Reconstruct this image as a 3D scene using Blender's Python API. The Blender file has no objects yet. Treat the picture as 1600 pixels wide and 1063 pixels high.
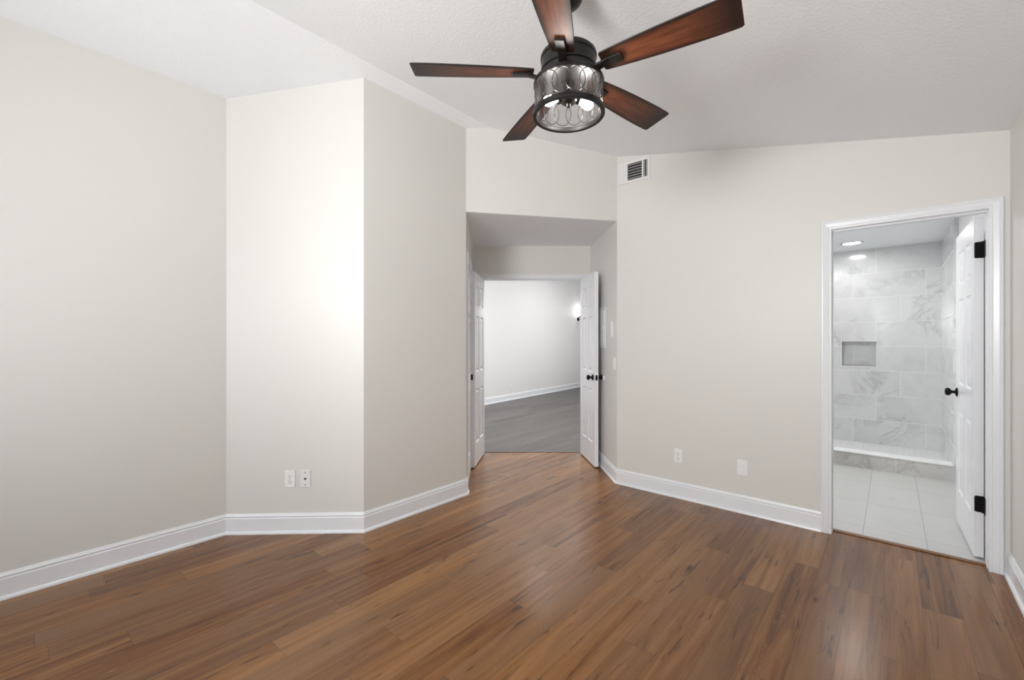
import bpy, bmesh, math, random
from mathutils import Vector, Matrix
random.seed(4)
C = bpy.context.scene.collection
PI = math.pi

# ------------------------------------------------------------------ camera, sky, large lights, exposure
TH = math.radians(41.0)                       # the camera looks 41 degrees off the room's long axis
c_, s_ = math.cos(TH), math.sin(TH)
EYE = 1.33
FPX = 682.0
cam = bpy.data.cameras.new('camera')
cam.sensor_width = 36.0
cam.lens = FPX / 1600.0 * 36.0
cam.clip_start = 0.02
cam_o = bpy.data.objects.new('camera', cam)
C.objects.link(cam_o)
cam_o.location = (0, 0, EYE)
cam_o.rotation_euler = (PI / 2, 0, TH)
scene = bpy.context.scene
scene.camera = cam_o
scene.view_settings.view_transform = 'Standard'
scene.view_settings.look = 'None'
scene.view_settings.gamma = 1.0
scene.view_settings.use_curve_mapping = False
scene.view_settings.exposure = 0.32
try:
    scene.cycles.use_denoising = True
    scene.cycles.max_bounces = 16
    scene.cycles.diffuse_bounces = 10
    scene.cycles.glossy_bounces = 6
    scene.cycles.transparent_max_bounces = 16
    scene.cycles.sample_clamp_indirect = 6.0
except Exception:
    pass

world = bpy.data.worlds.new('sky')
scene.world = world
world.use_nodes = True
bgn = world.node_tree.nodes['Background']
bgn.inputs['Color'].default_value = (0.86, 0.93, 1.0, 1)
bgn.inputs['Strength'].default_value = 2.5


def area_light(name, loc, target, sx, sy, power, color=(1, 1, 1)):
    l = bpy.data.lights.new(name, 'AREA')
    l.shape = 'RECTANGLE'
    l.size, l.size_y = sx, sy
    l.energy = power
    l.color = color
    o = bpy.data.objects.new(name, l)
    C.objects.link(o)
    o.location = loc
    o.rotation_euler = (Vector(target) - Vector(loc)).to_track_quat('-Z', 'Y').to_euler()
    return o


def point_light(name, loc, power, radius, color=(1, 1, 1)):
    l = bpy.data.lights.new(name, 'POINT')
    l.energy = power
    l.shadow_soft_size = radius
    l.color = color
    o = bpy.data.objects.new(name, l)
    C.objects.link(o)
    o.location = loc
    return o


# added lights outside the assumed back-wall windows, tilted up to bounce off the ceiling
area_light('window_daylight', (-0.96, -1.36, 1.86), (-1.05, 1.6, 3.7), 0.95, 0.75, 98, (1.0, 0.99, 0.975))
area_light('window_daylight', (-2.75, -1.36, 1.40), (-2.0, 1.2, 2.75), 0.85, 1.4, 5, (1.0, 0.99, 0.975))


# ------------------------------------------------------------------ frames of reference
def W(X, Y):
    """camera-right / camera-forward metres -> room x, y"""
    return (c_ * X - s_ * Y, s_ * X + c_ * Y)


def ceil_z(x):
    return 3.183 - (0.241 * (-2.637 - x) if x < -2.637 else 0.213 * (x + 2.637))


P0 = (-3.445, -1.10)
P1 = (-3.445, 0.975)
P2 = (-2.765, 1.612)
P3 = (-2.765, 2.577)
P4 = (-1.923, 3.70)
NL = W(-0.463, 5.13)
NR = W(0.921, 5.13)
RX = 0.505
FY = 3.70
SOFFIT = 2.437


# ------------------------------------------------------------------ object helpers
def tag(o, label=None, cat=None, group=None, kind=None):
    if label: o['label'] = label
    if cat: o['category'] = cat
    if group: o['group'] = group
    if kind: o['kind'] = kind
    return o


def obj(name, bm, mats, parent=None, smooth=False, recalc=True):
    if recalc:
        bmesh.ops.recalc_face_normals(bm, faces=bm.faces[:])
    me = bpy.data.meshes.new(name)
    bm.to_mesh(me)
    bm.free()
    if not isinstance(mats, (list, tuple)):
        mats = [mats]
    for m in mats:
        me.materials.append(m)
    if smooth:
        for p in me.polygons:
            p.use_smooth = True
        try:
            me.set_sharp_from_angle(angle=math.radians(35))
        except Exception:
            pass
    o = bpy.data.objects.new(name, me)
    C.objects.link(o)
    if parent is not None:
        o.parent = parent
    return o


def struct(name, bm, mats, parent=None, label=None, **k):
    o = obj(name, bm, mats, parent, **k)
    if parent is None:
        o['kind'] = 'structure'
        if label:
            o['label'] = label
    return o


def thing(name, label, cat, loc, rot=(0, 0, 0), group=None):
    o = bpy.data.objects.new(name, None)
    o.empty_display_size = 0.1
    C.objects.link(o)
    o.location = loc
    o.rotation_euler = rot
    return tag(o, label, cat, group)


def box(bm, lo, hi, M=None, mi=0, bevel=0.0):
    vs = [bm.verts.new((x, y, z)) for x in (lo[0], hi[0]) for y in (lo[1], hi[1]) for z in (lo[2], hi[2])]
    fs = []
    for idx in ((0, 1, 3, 2), (4, 6, 7, 5), (0, 4, 5, 1), (2, 3, 7, 6), (0, 2, 6, 4), (1, 5, 7, 3)):
        f = bm.faces.new([vs[i] for i in idx])
        f.material_index = mi
        fs.append(f)
    if bevel:
        es = list({e for f in fs for e in f.edges})
        r = bmesh.ops.bevel(bm, geom=es, offset=bevel, segments=2, affect='EDGES', profile=0.6)
        for f in r['faces']:
            f.material_index = mi
        vs = list({v for f in fs if f.is_valid for v in f.verts} | set(r['verts']))
    if M is not None:
        bmesh.ops.transform(bm, matrix=M, verts=vs)
    return vs


def lathe(bm, prof, seg=32, M=None, mi=0, close=True):
    """prof: (radius, z); revolve about z"""
    rings = []
    allv = []
    for r, z in prof:
        if r < 1e-6:
            v = bm.verts.new((0, 0, z)); rings.append([v]); allv.append(v)
        else:
            ring = [bm.verts.new((r * math.cos(2 * PI * i / seg), r * math.sin(2 * PI * i / seg), z)) for i in range(seg)]
            rings.append(ring); allv += ring
    for a, b in zip(rings, rings[1:]):
        for i in range(seg):
            j = (i + 1) % seg
            if len(a) == 1 and len(b) == 1: continue
            if len(a) == 1: f = bm.faces.new((a[0], b[i], b[j]))
            elif len(b) == 1: f = bm.faces.new((a[i], a[j], b[0]))
            else: f = bm.faces.new((a[i], a[j], b[j], b[i]))
            f.material_index = mi
    if M is not None:
        bmesh.ops.transform(bm, matrix=M, verts=allv)
    return allv


def tube(bm, pts, r, seg=8, mi=0, closed=False):
    pts = [Vector(p) for p in pts]
    n = len(pts)
    rings = []
    up = Vector((0, 0, 1))
    for i, p in enumerate(pts):
        a = pts[(i - 1) % n] if closed or i > 0 else p
        b = pts[(i + 1) % n] if closed or i < n - 1 else p
        d = (b - a).normalized()
        u = d.cross(up)
        if u.length < 1e-3: u = d.cross(Vector((1, 0, 0)))
        u.normalize()
        w = d.cross(u)
        rings.append([bm.verts.new(p + r * (math.cos(2 * PI * k / seg) * u + math.sin(2 * PI * k / seg) * w)) for k in range(seg)])
    m = n if closed else n - 1
    for i in range(m):
        a, b = rings[i], rings[(i + 1) % n]
        for k in range(seg):
            l = (k + 1) % seg
            f = bm.faces.new((a[k], a[l], b[l], b[k])); f.material_index = mi
    if not closed:
        for rg in (rings[0], rings[-1]):
            f = bm.faces.new(rg); f.material_index = mi


def prism(bm, poly, z0, z1, mi=0):
    """poly: list of (x, y); z0 / z1 numbers or functions of x"""
    g0 = z0 if callable(z0) else (lambda x: z0)
    g1 = z1 if callable(z1) else (lambda x: z1)
    a = [bm.verts.new((x, y, g0(x))) for x, y in poly]
    b = [bm.verts.new((x, y, g1(x))) for x, y in poly]
    fs = [bm.faces.new(a), bm.faces.new(b)]
    n = len(poly)
    for i in range(n):
        j = (i + 1) % n
        fs.append(bm.faces.new((a[i], a[j], b[j], b[i])))
    for f in fs:
        f.material_index = mi


# ------------------------------------------------------------------ materials
def new_mat(name):
    m = bpy.data.materials.new(name)
    m.use_nodes = True
    nt = m.node_tree
    b = nt.nodes['Principled BSDF']
    return m, nt, b


class NT:
    """small node helper"""
    def __init__(self, nt): self.nt = nt
    def n(self, t, **k):
        nd = self.nt.nodes.new(t)
        for a, v in k.items(): setattr(nd, a, v)
        return nd
    def link(self, a, b): self.nt.links.new(a, b)
    def math(self, op, a, b=None, c=None, clamp=False):
        nd = self.n('ShaderNodeMath', operation=op, use_clamp=clamp)
        for i, v in enumerate((a, b, c)):
            if v is None: continue
            if isinstance(v, (int, float)): nd.inputs[i].default_value = v
            else: self.link(v, nd.inputs[i])
        return nd.outputs[0]
    def comb(self, x, y, z):
        nd = self.n('ShaderNodeCombineXYZ')
        for i, v in enumerate((x, y, z)):
            if isinstance(v, (int, float)): nd.inputs[i].default_value = v
            else: self.link(v, nd.inputs[i])
        return nd.outputs[0]
    def noise(self, vec, scale, detail=2.0, rough=0.5, dist=0.0):
        nd = self.n('ShaderNodeTexNoise')
        self.link(vec, nd.inputs['Vector'])
        nd.inputs['Scale'].default_value = scale
        nd.inputs['Detail'].default_value = detail
        nd.inputs['Roughness'].default_value = rough
        nd.inputs['Distortion'].default_value = dist
        return nd.outputs['Fac']
    def white(self, vec):
        nd = self.n('ShaderNodeTexWhiteNoise', noise_dimensions='3D')
        self.link(vec, nd.inputs['Vector'])
        return nd
    def ramp(self, fac, stops, interp='LINEAR'):
        nd = self.n('ShaderNodeValToRGB')
        cr = nd.color_ramp
        cr.interpolation = interp
        while len(cr.elements) < len(stops): cr.elements.new(0.5)
        for e, (p, col) in zip(cr.elements, stops):
            e.position = p
            e.color = (col, col, col, 1) if isinstance(col, (int, float)) else (*col, 1)
        self.link(fac, nd.inputs[0])
        return nd.outputs['Color']
    def mix(self, fac, a, b, blend='MIX'):
        nd = self.n('ShaderNodeMix', data_type='RGBA', blend_type=blend)
        for i, v in ((0, fac), (6, a), (7, b)):
            if isinstance(v, (int, float)): nd.inputs[i].default_value = v
            elif isinstance(v, tuple): nd.inputs[i].default_value = (*v, 1)
            else: self.link(v, nd.inputs[i])
        return nd.outputs[2]
    def bump(self, h, strength, dist, bsdf):
        nd = self.n('ShaderNodeBump')
        nd.inputs['Strength'].default_value = strength
        nd.inputs['Distance'].default_value = dist
        self.link(h, nd.inputs['Height'])
        self.link(nd.outputs[0], bsdf.inputs['Normal'])
    def obj(self):
        nd = self.n('ShaderNodeTexCoord')
        sp = self.n('ShaderNodeSeparateXYZ')
        self.link(nd.outputs['Object'], sp.inputs[0])
        return nd.outputs['Object'], sp.outputs[0], sp.outputs[1], sp.outputs[2]


def paint(name, col, rough=0.5, bump=0.0, scale=60, dist=0.002, spec=0.5):
    m, nt, b = new_mat(name)
    h = NT(nt)
    v, x, y, z = h.obj()
    f = h.noise(v, 1.3, 2)
    lo = tuple(q * 0.985 for q in col)
    h.link(h.mix(f, lo, col), b.inputs['Base Color'])
    b.inputs['Roughness'].default_value = rough
    b.inputs['Specular IOR Level'].default_value = spec
    if bump:
        h.bump(h.noise(v, scale, 3, 0.55), bump, dist, b)
    return m


def simple(name, col, rough=0.4, metal=0.0, spec=0.5, coat=0.0):
    m, nt, b = new_mat(name)
    h = NT(nt)
    v, x, y, z = h.obj()
    f = h.noise(v, 25, 2)
    h.link(h.mix(f, tuple(q * 0.93 for q in col), col), b.inputs['Base Color'])
    b.inputs['Roughness'].default_value = rough
    b.inputs['Metallic'].default_value = metal
    b.inputs['Specular IOR Level'].default_value = spec
    b.inputs['Coat Weight'].default_value = coat
    return m


def glow(name, col, strength):
    m, nt, b = new_mat(name)
    b.inputs['Base Color'].default_value = (*col, 1)
    b.inputs['Emission Color'].default_value = (*col, 1)
    b.inputs['Emission Strength'].default_value = strength
    return m


def plank_mat(name, pal, dark, pale, limed=(0.36, 0.25, 0.17), rough=0.25, seam=0.45, pw=0.145, pl=1.15):
    """vinyl planks laid along y: per-plank tone, streaky grain, dark knots and limed flecks"""
    m, nt, b = new_mat(name)
    h = NT(nt)
    v, x, y, z = h.obj()
    xs = h.math('DIVIDE', h.math('ADD', x, 40.05), pw)
    row = h.math('FLOOR', xs)
    fx = h.math('FRACT', xs)
    off = h.math('MULTIPLY', h.white(h.comb(row, 3.1, 7.7)).outputs['Value'], pl)
    ys = h.math('DIVIDE', h.math('ADD', h.math('ADD', y, 30.0), off), pl)
    colm = h.math('FLOOR', ys)
    fy = h.math('FRACT', ys)
    rnd = h.white(h.comb(row, colm, 1.0))
    r1 = rnd.outputs['Value']
    r2 = h.white(h.comb(colm, row, 5.0)).outputs['Value']
    r3 = h.white(h.comb(colm, row, 9.0)).outputs['Value']
    # grain coordinates, shifted plank by plank
    gx = h.math('ADD', x, h.math('MULTIPLY', r1, 13.0))
    gy = h.math('ADD', y, h.math('MULTIPLY', r2, 17.0))
    g1 = h.noise(h.comb(h.math('MULTIPLY', gx, 20.0), h.math('MULTIPLY', gy, 0.9), 0), 1.0, 5, 0.62, 0.9)
    g2 = h.noise(h.comb(h.math('MULTIPLY', gx, 120.0), h.math('MULTIPLY', gy, 3.0), 3.0), 1.0, 2, 0.5, 0.2)
    g3 = h.noise(h.comb(h.math('MULTIPLY', x, 5.0), h.math('MULTIPLY', gy, 0.8), 8.0), 1.0, 2, 0.5, 0.3)
    tone = h.math('ADD', h.math('MULTIPLY', g1, 0.86), h.math('MULTIPLY', r1, 0.24))
    tone = h.math('ADD', tone, h.math('MULTIPLY', h.math('SUBTRACT', g2, 0.5), 0.06))
    col = h.ramp(tone, [(0.32, pal[0]), (0.46, pal[1]), (0.60, pal[2]), (0.78, pal[3])])
    # greyer planks and patches
    col = h.mix(h.math('MULTIPLY', h.ramp(h.math('ADD', h.math('MULTIPLY', r3, 0.45), h.math('MULTIPLY', g3, 0.6)), [(0.45, 0.0), (0.75, 1.0)]), 0.6), col, pale)
    # dark elongated streaks and knots
    k = h.noise(h.comb(h.math('MULTIPLY', gx, 26.0), h.math('MULTIPLY', gy, 2.6), 21.0), 1.0, 3, 0.55, 1.2)
    km = h.ramp(k, [(0.60, 0.0), (0.72, 1.0)])
    col = h.mix(h.math('MULTIPLY', km, 0.80), col, dark)
    # limed flecks in the open grain of some boards
    fn = h.noise(h.comb(h.math('MULTIPLY', gx, 130.0), h.math('MULTIPLY', gy, 28.0), 11.0), 1.0, 2, 0.5, 0.8)
    gate = h.ramp(h.noise(h.comb(h.math('MULTIPLY', gx, 18.0), h.math('MULTIPLY', gy, 1.3), 40.0), 1.0, 2, 0.5, 0.5), [(0.60, 0.0), (0.68, 1.0)])
    fl = h.math('MULTIPLY', h.ramp(fn, [(0.56, 0.0), (0.66, 1.0)]), gate)
    col = h.mix(h.math('MULTIPLY', fl, 0.26), col, limed)
    # seams
    ex = h.math('MULTIPLY', h.math('MINIMUM', fx, h.math('SUBTRACT', 1.0, fx)), pw)
    ey = h.math('MULTIPLY', h.math('MINIMUM', fy, h.math('SUBTRACT', 1.0, fy)), pl)
    e = h.math('MINIMUM', ex, ey)
    sm = h.math('SUBTRACT', 1.0, h.math('DIVIDE', e, 0.0022, clamp=True), clamp=True)
    col = h.mix(h.math('MULTIPLY', sm, seam), col, tuple(q * 0.5 for q in dark))
    h.link(col, b.inputs['Base Color'])
    rr = h.math('ADD', rough - 0.03, h.math('MULTIPLY', g3, 0.06))
    h.link(rr, b.inputs['Roughness'])
    b.inputs['Specular IOR Level'].default_value = 0.42
    hh = h.math('SUBTRACT', h.math('MULTIPLY', g1, 0.2), sm)
    h.bump(hh, 0.15, 0.0008, b)
    return m


def tile_mat(name, axis, w, hgt, off_u, off_v, step, base, vein, grout, rough=0.14, vein_amt=0.55, jw=0.0022, vscale=1.0):
    """stone tiles: axis 'x','y' = wall tiles (u along axis, v = z); 'f' = floor tiles (u = x, v = y)"""
    m, nt, b = new_mat(name)
    h = NT(nt)
    v3, x, y, z = h.obj()
    u, v = {'x': (x, z), 'y': (y, z), 'f': (x, y)}[axis]
    vs = h.math('DIVIDE', h.math('SUBTRACT', v, off_v - hgt * 20), hgt)
    row = h.math('FLOOR', vs)
    fv = h.math('FRACT', vs)
    us = h.math('DIVIDE', h.math('SUBTRACT', h.math('SUBTRACT', u, off_u - w * 60), h.math('MULTIPLY', h.math('SUBTRACT', row, 20.0), step)), w)
    col_i = h.math('FLOOR', us)
    fu = h.math('FRACT', us)
    rn = h.white(h.comb(row, col_i, 2.0))
    r1 = rn.outputs['Value']
    r2 = h.white(h.comb(col_i, row, 6.0)).outputs['Value']
    p = h.comb(h.math('ADD', u, h.math('MULTIPLY', r1, 31.0)), h.math('ADD', v, h.math('MULTIPLY', r2, 23.0)), 0.0)
    n1 = h.noise(p, 2.2 * vscale, 5, 0.62, 1.1)
    veins = h.ramp(h.math('ABSOLUTE', h.math('SUBTRACT', n1, 0.5)), [(0.0, 1.0), (0.022, 0.35), (0.07, 0.0)])
    cloud = h.ramp(h.noise(p, 3.0 * vscale, 4, 0.6, 0.6), [(0.42, 0.0), (0.72, 1.0)])
    gate = h.ramp(h.noise(p, 1.7 * vscale, 2), [(0.45, 0.0), (0.62, 1.0)])
    f = h.math('MULTIPLY', h.math('ADD', h.math('MULTIPLY', veins, gate), h.math('MULTIPLY', cloud, 0.45), clamp=True), vein_amt)
    col = h.mix(f, base, vein)
    col = h.mix(h.math('MULTIPLY', r1, 0.10), col, vein)
    eu = h.math('MULTIPLY', h.math('MINIMUM', fu, h.math('SUBTRACT', 1.0, fu)), w)
    ev = h.math('MULTIPLY', h.math('MINIMUM', fv, h.math('SUBTRACT', 1.0, fv)), hgt)
    e = h.math('MINIMUM', eu, ev)
    g = h.math('LESS_THAN', e, jw)
    col = h.mix(g, col, grout)
    h.link(col, b.inputs['Base Color'])
    h.link(h.math('ADD', rough, h.math('MULTIPLY', g, 0.5)), b.inputs['Roughness'])
    h.bump(h.math('SUBTRACT', 1.0, g), 0.4, 0.001, b)
    return m


M_WALL = paint('wall_paint', (0.705, 0.694, 0.664), 0.42, 0.05, 90, 0.0015)
M_CEIL = paint('ceiling_paint', (0.885, 0.905, 0.93), 0.75, 0.38, 70, 0.005, spec=0.2)
M_TRIM = paint('white_trim_paint', (0.80, 0.82, 0.85), 0.28)
M_DOOR = paint('white_door_paint', (0.81, 0.825, 0.855), 0.26)
M_HALL = paint('hall_wall_paint', (0.78, 0.78, 0.78), 0.5, 0.05, 90, 0.0015)
M_BATHW = paint('bath_paint', (0.76, 0.76, 0.76), 0.45)
M_FLOOR = plank_mat('brown_planks', [(0.088, 0.032, 0.0080), (0.160, 0.063, 0.0175), (0.225, 0.099, 0.0310), (0.300, 0.146, 0.054)],
                    (0.038, 0.014, 0.005), (0.180, 0.096, 0.046))
M_HFLOOR = plank_mat('grey_planks', [(0.030, 0.026, 0.025), (0.056, 0.049, 0.046), (0.082, 0.073, 0.069), (0.118, 0.105, 0.099)],
                     (0.025, 0.023, 0.022), (0.075, 0.068, 0.066), limed=(0.11, 0.10, 0.096), rough=0.34)
M_TILE_X = tile_mat('marble_wall_tile', 'x', 0.676, 0.307, 0.305, 0.023, 0.2253, (0.70, 0.71, 0.715), (0.36, 0.365, 0.375), (0.80, 0.80, 0.80))
M_TILE_Y = tile_mat('marble_side_tile', 'y', 0.676, 0.307, 6.55, 0.023, 0.2253, (0.70, 0.71, 0.715), (0.36, 0.365, 0.375), (0.80, 0.80, 0.80))
M_CURB = tile_mat('marble_curb_tile', 'x', 0.61, 0.5, 0.035, -0.2, 0.0, (0.55, 0.545, 0.53), (0.30, 0.29, 0.28), (0.62, 0.62, 0.61), vscale=1.6)
M_FTILE = tile_mat('floor_tile', 'f', 0.322, 0.62, -0.148, 3.988, 0.0, (0.54, 0.54, 0.53), (0.42, 0.42, 0.41), (0.38, 0.38, 0.38), rough=0.3, vein_amt=0.35)
M_MOSAIC = tile_mat('pan_mosaic', 'f', 0.052, 0.052, 0, 0, 0.0, (0.80, 0.805, 0.81), (0.70, 0.70, 0.71), (0.70, 0.70, 0.70), rough=0.3, vein_amt=0.3, jw=0.0015)
M_SLAB = paint('white_stone', (0.84, 0.845, 0.85), 0.25)
M_BLACK = simple('black_metal', (0.008, 0.0075, 0.0075), 0.75, 0.0, spec=0.15)
M_BRONZE = simple('dark_bronze', (0.008, 0.0065, 0.006), 0.40, 0.0, spec=0.35)
M_PLASTIC = simple('white_plastic', (0.88, 0.88, 0.875), 0.3)
M_PLATE = simple('white_cover_plate', (0.80, 0.80, 0.80), 0.35)
M_SLOT = simple('dark_slot', (0.05, 0.05, 0.05), 0.6)
M_DUCT = simple('dark_duct', (0.03, 0.03, 0.03), 0.8)
M_STEEL = simple('brushed_steel', (0.55, 0.55, 0.55), 0.3, 1.0)
M_VENT = simple('white_enamel', (0.78, 0.775, 0.775), 0.35)
M_STRIP = simple('oak_threshold', (0.20, 0.095, 0.040), 0.4)
M_GRIP = simple('metal_threshold', (0.16, 0.13, 0.115), 0.35, 0.4)
M_BULB = glow('lit_bulb', (1.0, 0.95, 0.89), 90)
M_LED = glow('lit_recessed_lens', (1.0, 0.99, 0.97), 75)
M_GLOBE = glow('lit_globe', (1.0, 0.98, 0.95), 2.5)


def blade_mat():
    m, nt, b = new_mat('burnished_blade_wood')
    h = NT(nt)
    v, x, y, z = h.obj()
    g = h.noise(h.comb(h.math('MULTIPLY', x, 3.0), h.math('MULTIPLY', y, 45.0), 0), 1.0, 4, 0.6, 1.2)
    w = h.noise(h.comb(h.math('MULTIPLY', x, 5.0), h.math('MULTIPLY', y, 14.0), 4), 1.0, 3, 0.5, 2.2)
    f = h.math('ADD', h.math('MULTIPLY', g, 0.6), h.math('MULTIPLY', w, 0.4))
    col = h.ramp(f, [(0.30, (0.075, 0.020, 0.0085)), (0.50, (0.20, 0.058, 0.022)), (0.70, (0.30, 0.098, 0.040))])
    # hand-rubbed dark finish along the long edges, the tip and the root
    ay = h.math('DIVIDE', h.math('ABSOLUTE', y), h.math('ADD', 0.043, h.math('MULTIPLY', x, 0.0515)))
    e1 = h.ramp(h.math('ADD', ay, h.math('MULTIPLY', h.math('SUBTRACT', w, 0.5), 0.25)), [(0.50, 0.0), (0.96, 1.0)])
    e2 = h.ramp(x, [(0.19, 0.9), (0.27, 0.0), (0.38, 0.0), (0.63, 0.95)])
    col = h.mix(h.math('MAXIMUM', e1, e2), col, (0.010, 0.006, 0.005))
    h.link(col, b.inputs['Base Color'])
    b.inputs['Roughness'].default_value = 0.45
    return m


def glass_mat(name, tint=(0.97, 0.97, 0.97), gloss=0.04):
    m = bpy.data.materials.new(name)
    m.use_nodes = True
    nt = m.node_tree
    nt.nodes.clear()
    h = NT(nt)
    out = h.n('ShaderNodeOutputMaterial')
    tr = h.n('ShaderNodeBsdfTransparent'); tr.inputs[0].default_value = (*tint, 1)
    gl = h.n('ShaderNodeBsdfGlossy'); gl.inputs['Roughness'].default_value = 0.04
    lw = h.n('ShaderNodeLayerWeight'); lw.inputs['Blend'].default_value = 0.35
    mx = h.n('ShaderNodeMixShader')
    h.link(h.math('ADD', h.math('MULTIPLY', lw.outputs['Fresnel'], 0.32), gloss * 0.3, clamp=True), mx.inputs[0])
    h.link(tr.outputs[0], mx.inputs[1]); h.link(gl.outputs[0], mx.inputs[2])
    h.link(mx.outputs[0], out.inputs[0])
    return m


M_BLADE = blade_mat()
M_GLASS = glass_mat('clear_glass')
M_ETCH = simple('etched_ring', (0.03, 0.026, 0.024), 0.3)


# ------------------------------------------------------------------ the shell: floor, walls, ceiling
def wall(name, p, q, mat, top, thick=0.12, holes=(), breaks=(), z_bottom=0.0):
    """vertical wall whose room face runs p -> q with the room on the right-hand side; top: function of x"""
    p, q = Vector(p), Vector(q)
    d = (q - p); L = d.length; d.normalize()
    ss = sorted({0.0, L, *[s for hl in holes for s in hl[:2]], *breaks})
    bm = bmesh.new()
    def slab(s0, s1, za, zb):
        a, b = p + d * s0, p + d * s1
        poly = [Vector((s0, 0)), Vector((s1, 0)), Vector((s1, thick)), Vector((s0, thick))]
        zlo = [za] * 4
        zhi = [zb] * 4 if zb is not None else [top(a.x), top(b.x), top(b.x), top(a.x)]
        lo = [bm.verts.new((v.x, v.y, z)) for v, z in zip(poly, zlo)]
        hi = [bm.verts.new((v.x, v.y, z)) for v, z in zip(poly, zhi)]
        bm.faces.new(lo); bm.faces.new(hi)
        for i in range(4):
            j = (i + 1) % 4
            bm.faces.new((lo[i], lo[j], hi[j], hi[i]))
    for s0, s1 in zip(ss, ss[1:]):
        if s1 - s0 < 1e-5: continue
        mid = (s0 + s1) / 2
        hl = [x for x in holes if x[0] - 1e-6 <= mid <= x[1] + 1e-6]
        if not hl:
            slab(s0, s1, z_bottom, None)
        else:
            _, _, z0, z1 = hl[0]
            if z0 > z_bottom + 1e-4: slab(s0, s1, z_bottom, z0)
            slab(s0, s1, z1, None)
    o = struct(name, bm, mat)
    o.location = (p.x, p.y, 0)
    o.rotation_euler = (0, 0, math.atan2(d.y, d.x))
    return o


top = lambda x: ceil_z(x) + 0.04

DOOR_X0, DOOR_X1, DOOR_TOP = -0.3095, 0.4225, 2.087       # bathroom opening, inner edge of the casing

fl = bmesh.new()
prism(fl, [(-3.56, -1.22), (0.62, -1.22), (0.62, FY + 0.03), (DOOR_X1 + 0.03, FY + 0.03), (DOOR_X1 + 0.02, FY + 0.085), (DOOR_X0 - 0.02, FY + 0.085),
           (DOOR_X0 - 0.03, FY + 0.03), (P4[0] + 0.03, FY + 0.03), W(0.98, 5.19), W(-0.55, 5.19), (P3[0] - 0.06, P3[1] + 0.02), (P2[0] - 0.06, P2[1]), (P1[0] - 0.1, P1[1] + 0.02)], -0.08, 0.0)
struct('floor', fl, M_FLOOR)

cb = bmesh.new()
lift = lambda x: ceil_z(x) + 0.10
prism(cb, [(-3.52, -1.18), (-2.637, -1.18), (-2.637, 2.84), (-2.84, 2.58), (-2.84, 1.66), (-3.52, 1.03)], ceil_z, lift)
prism(cb, [(-2.637, -1.18), (0.58, -1.18), (0.58, FY + 0.07), (-1.97, FY + 0.07), (-2.637, 2.84)], ceil_z, lift)
struct('ceiling', cb, M_CEIL)

WIN = [(0.15, 1.10, 0.60, 2.35), (1.85, 3.33, 0.75, 2.40)]
wall('wall_left', P0, P1, M_WALL, top)
wall('wall_corner', P1, P2, M_WALL, top)
wall('wall_bay', P2, P3, M_WALL, top)
hd = (Vector(P4) - Vector(P3))
ridge_s = (-2.637 - P3[0]) / hd.x * hd.length
wall('wall_header', P3, P4, M_WALL, top, thick=0.10, breaks=(ridge_s,), z_bottom=SOFFIT)
wall('wall_far', P4, (RX, FY), M_WALL, top, holes=[(DOOR_X0 - 0.018 - P4[0], DOOR_X1 + 0.018 - P4[0], 0, DOOR_TOP + 0.018)])
wall('wall_right', (RX, FY), (RX, -1.10), M_WALL, top)
wall('wall_back', (RX, -1.10), P0, M_WALL, top, holes=[(RX - (P0[0] + b), RX - (P0[0] + a), z0, z1) for a, b, z0, z1 in WIN], breaks=(RX + 2.637,))

# the alcove in front of the double doors
flat = lambda z: (lambda x: z)
nleft = wall('wall_alcove_left', P3, NL, M_WALL, flat(SOFFIT + 0.02), thick=0.08)
D0, D1, DT = -0.362, 0.838, 2.048                          # double-door opening in camera metres
nl_len = 0.921 + 0.463
wall('wall_alcove_back', NL, NR, M_WALL, flat(SOFFIT + 0.02), thick=0.11, holes=[(D0 - 0.018 + 0.463, D1 + 0.018 + 0.463, 0, DT + 0.018)])
wall('wall_alcove_right', NR, P4, M_WALL, flat(SOFFIT + 0.02), thick=0.10)
ab = bmesh.new()
h_in = Vector((-hd.y, hd.x)).normalized() * 0.004
prism(ab, [Vector(P3) + h_in, Vector(P4) + h_in, W(0.97, 5.17), W(-0.51, 5.17)], SOFFIT - 0.0015, SOFFIT + 0.08)
struct('ceiling_alcove', ab, M_CEIL)


# ------------------------------------------------------------------ baseboards (mitred, with cap bead and shoe moulding)
BASE_PROF = [(0, 0), (0.026, 0), (0.026, 0.006), (0.023, 0.014), (0.018, 0.018), (0.0135, 0.019), (0.0135, 0.104), (0.0105, 0.107), (0.0095, 0.112),
             (0.0125, 0.116), (0.0125, 0.120), (0.009, 0.126), (0.006, 0.134), (0, 0.135)]


def offset_corner(a, b, c, d):
    """intersection of the lines a-b and b-c, each moved d to the right of travel"""
    a, b = Vector(a), Vector(b)
    d1 = (b - a).normalized(); n1 = Vector((d1.y, -d1.x))
    if c is None:
        return b + n1 * d
    d2 = (Vector(c) - b).normalized(); n2 = Vector((d2.y, -d2.x))
    den = 1 + n1.dot(n2)
    return b + (n1 + n2) * (d / den)


def start_corner(z, a, b, d):
    a, b = Vector(a), Vector(b)
    d2 = (b - a).normalized(); n2 = Vector((d2.y, -d2.x))
    if z is None:
        return a + n2 * d
    d1 = (a - Vector(z)).normalized(); n1 = Vector((d1.y, -d1.x))
    return a + (n1 + n2) * (d / (1 + n1.dot(n2)))


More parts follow.
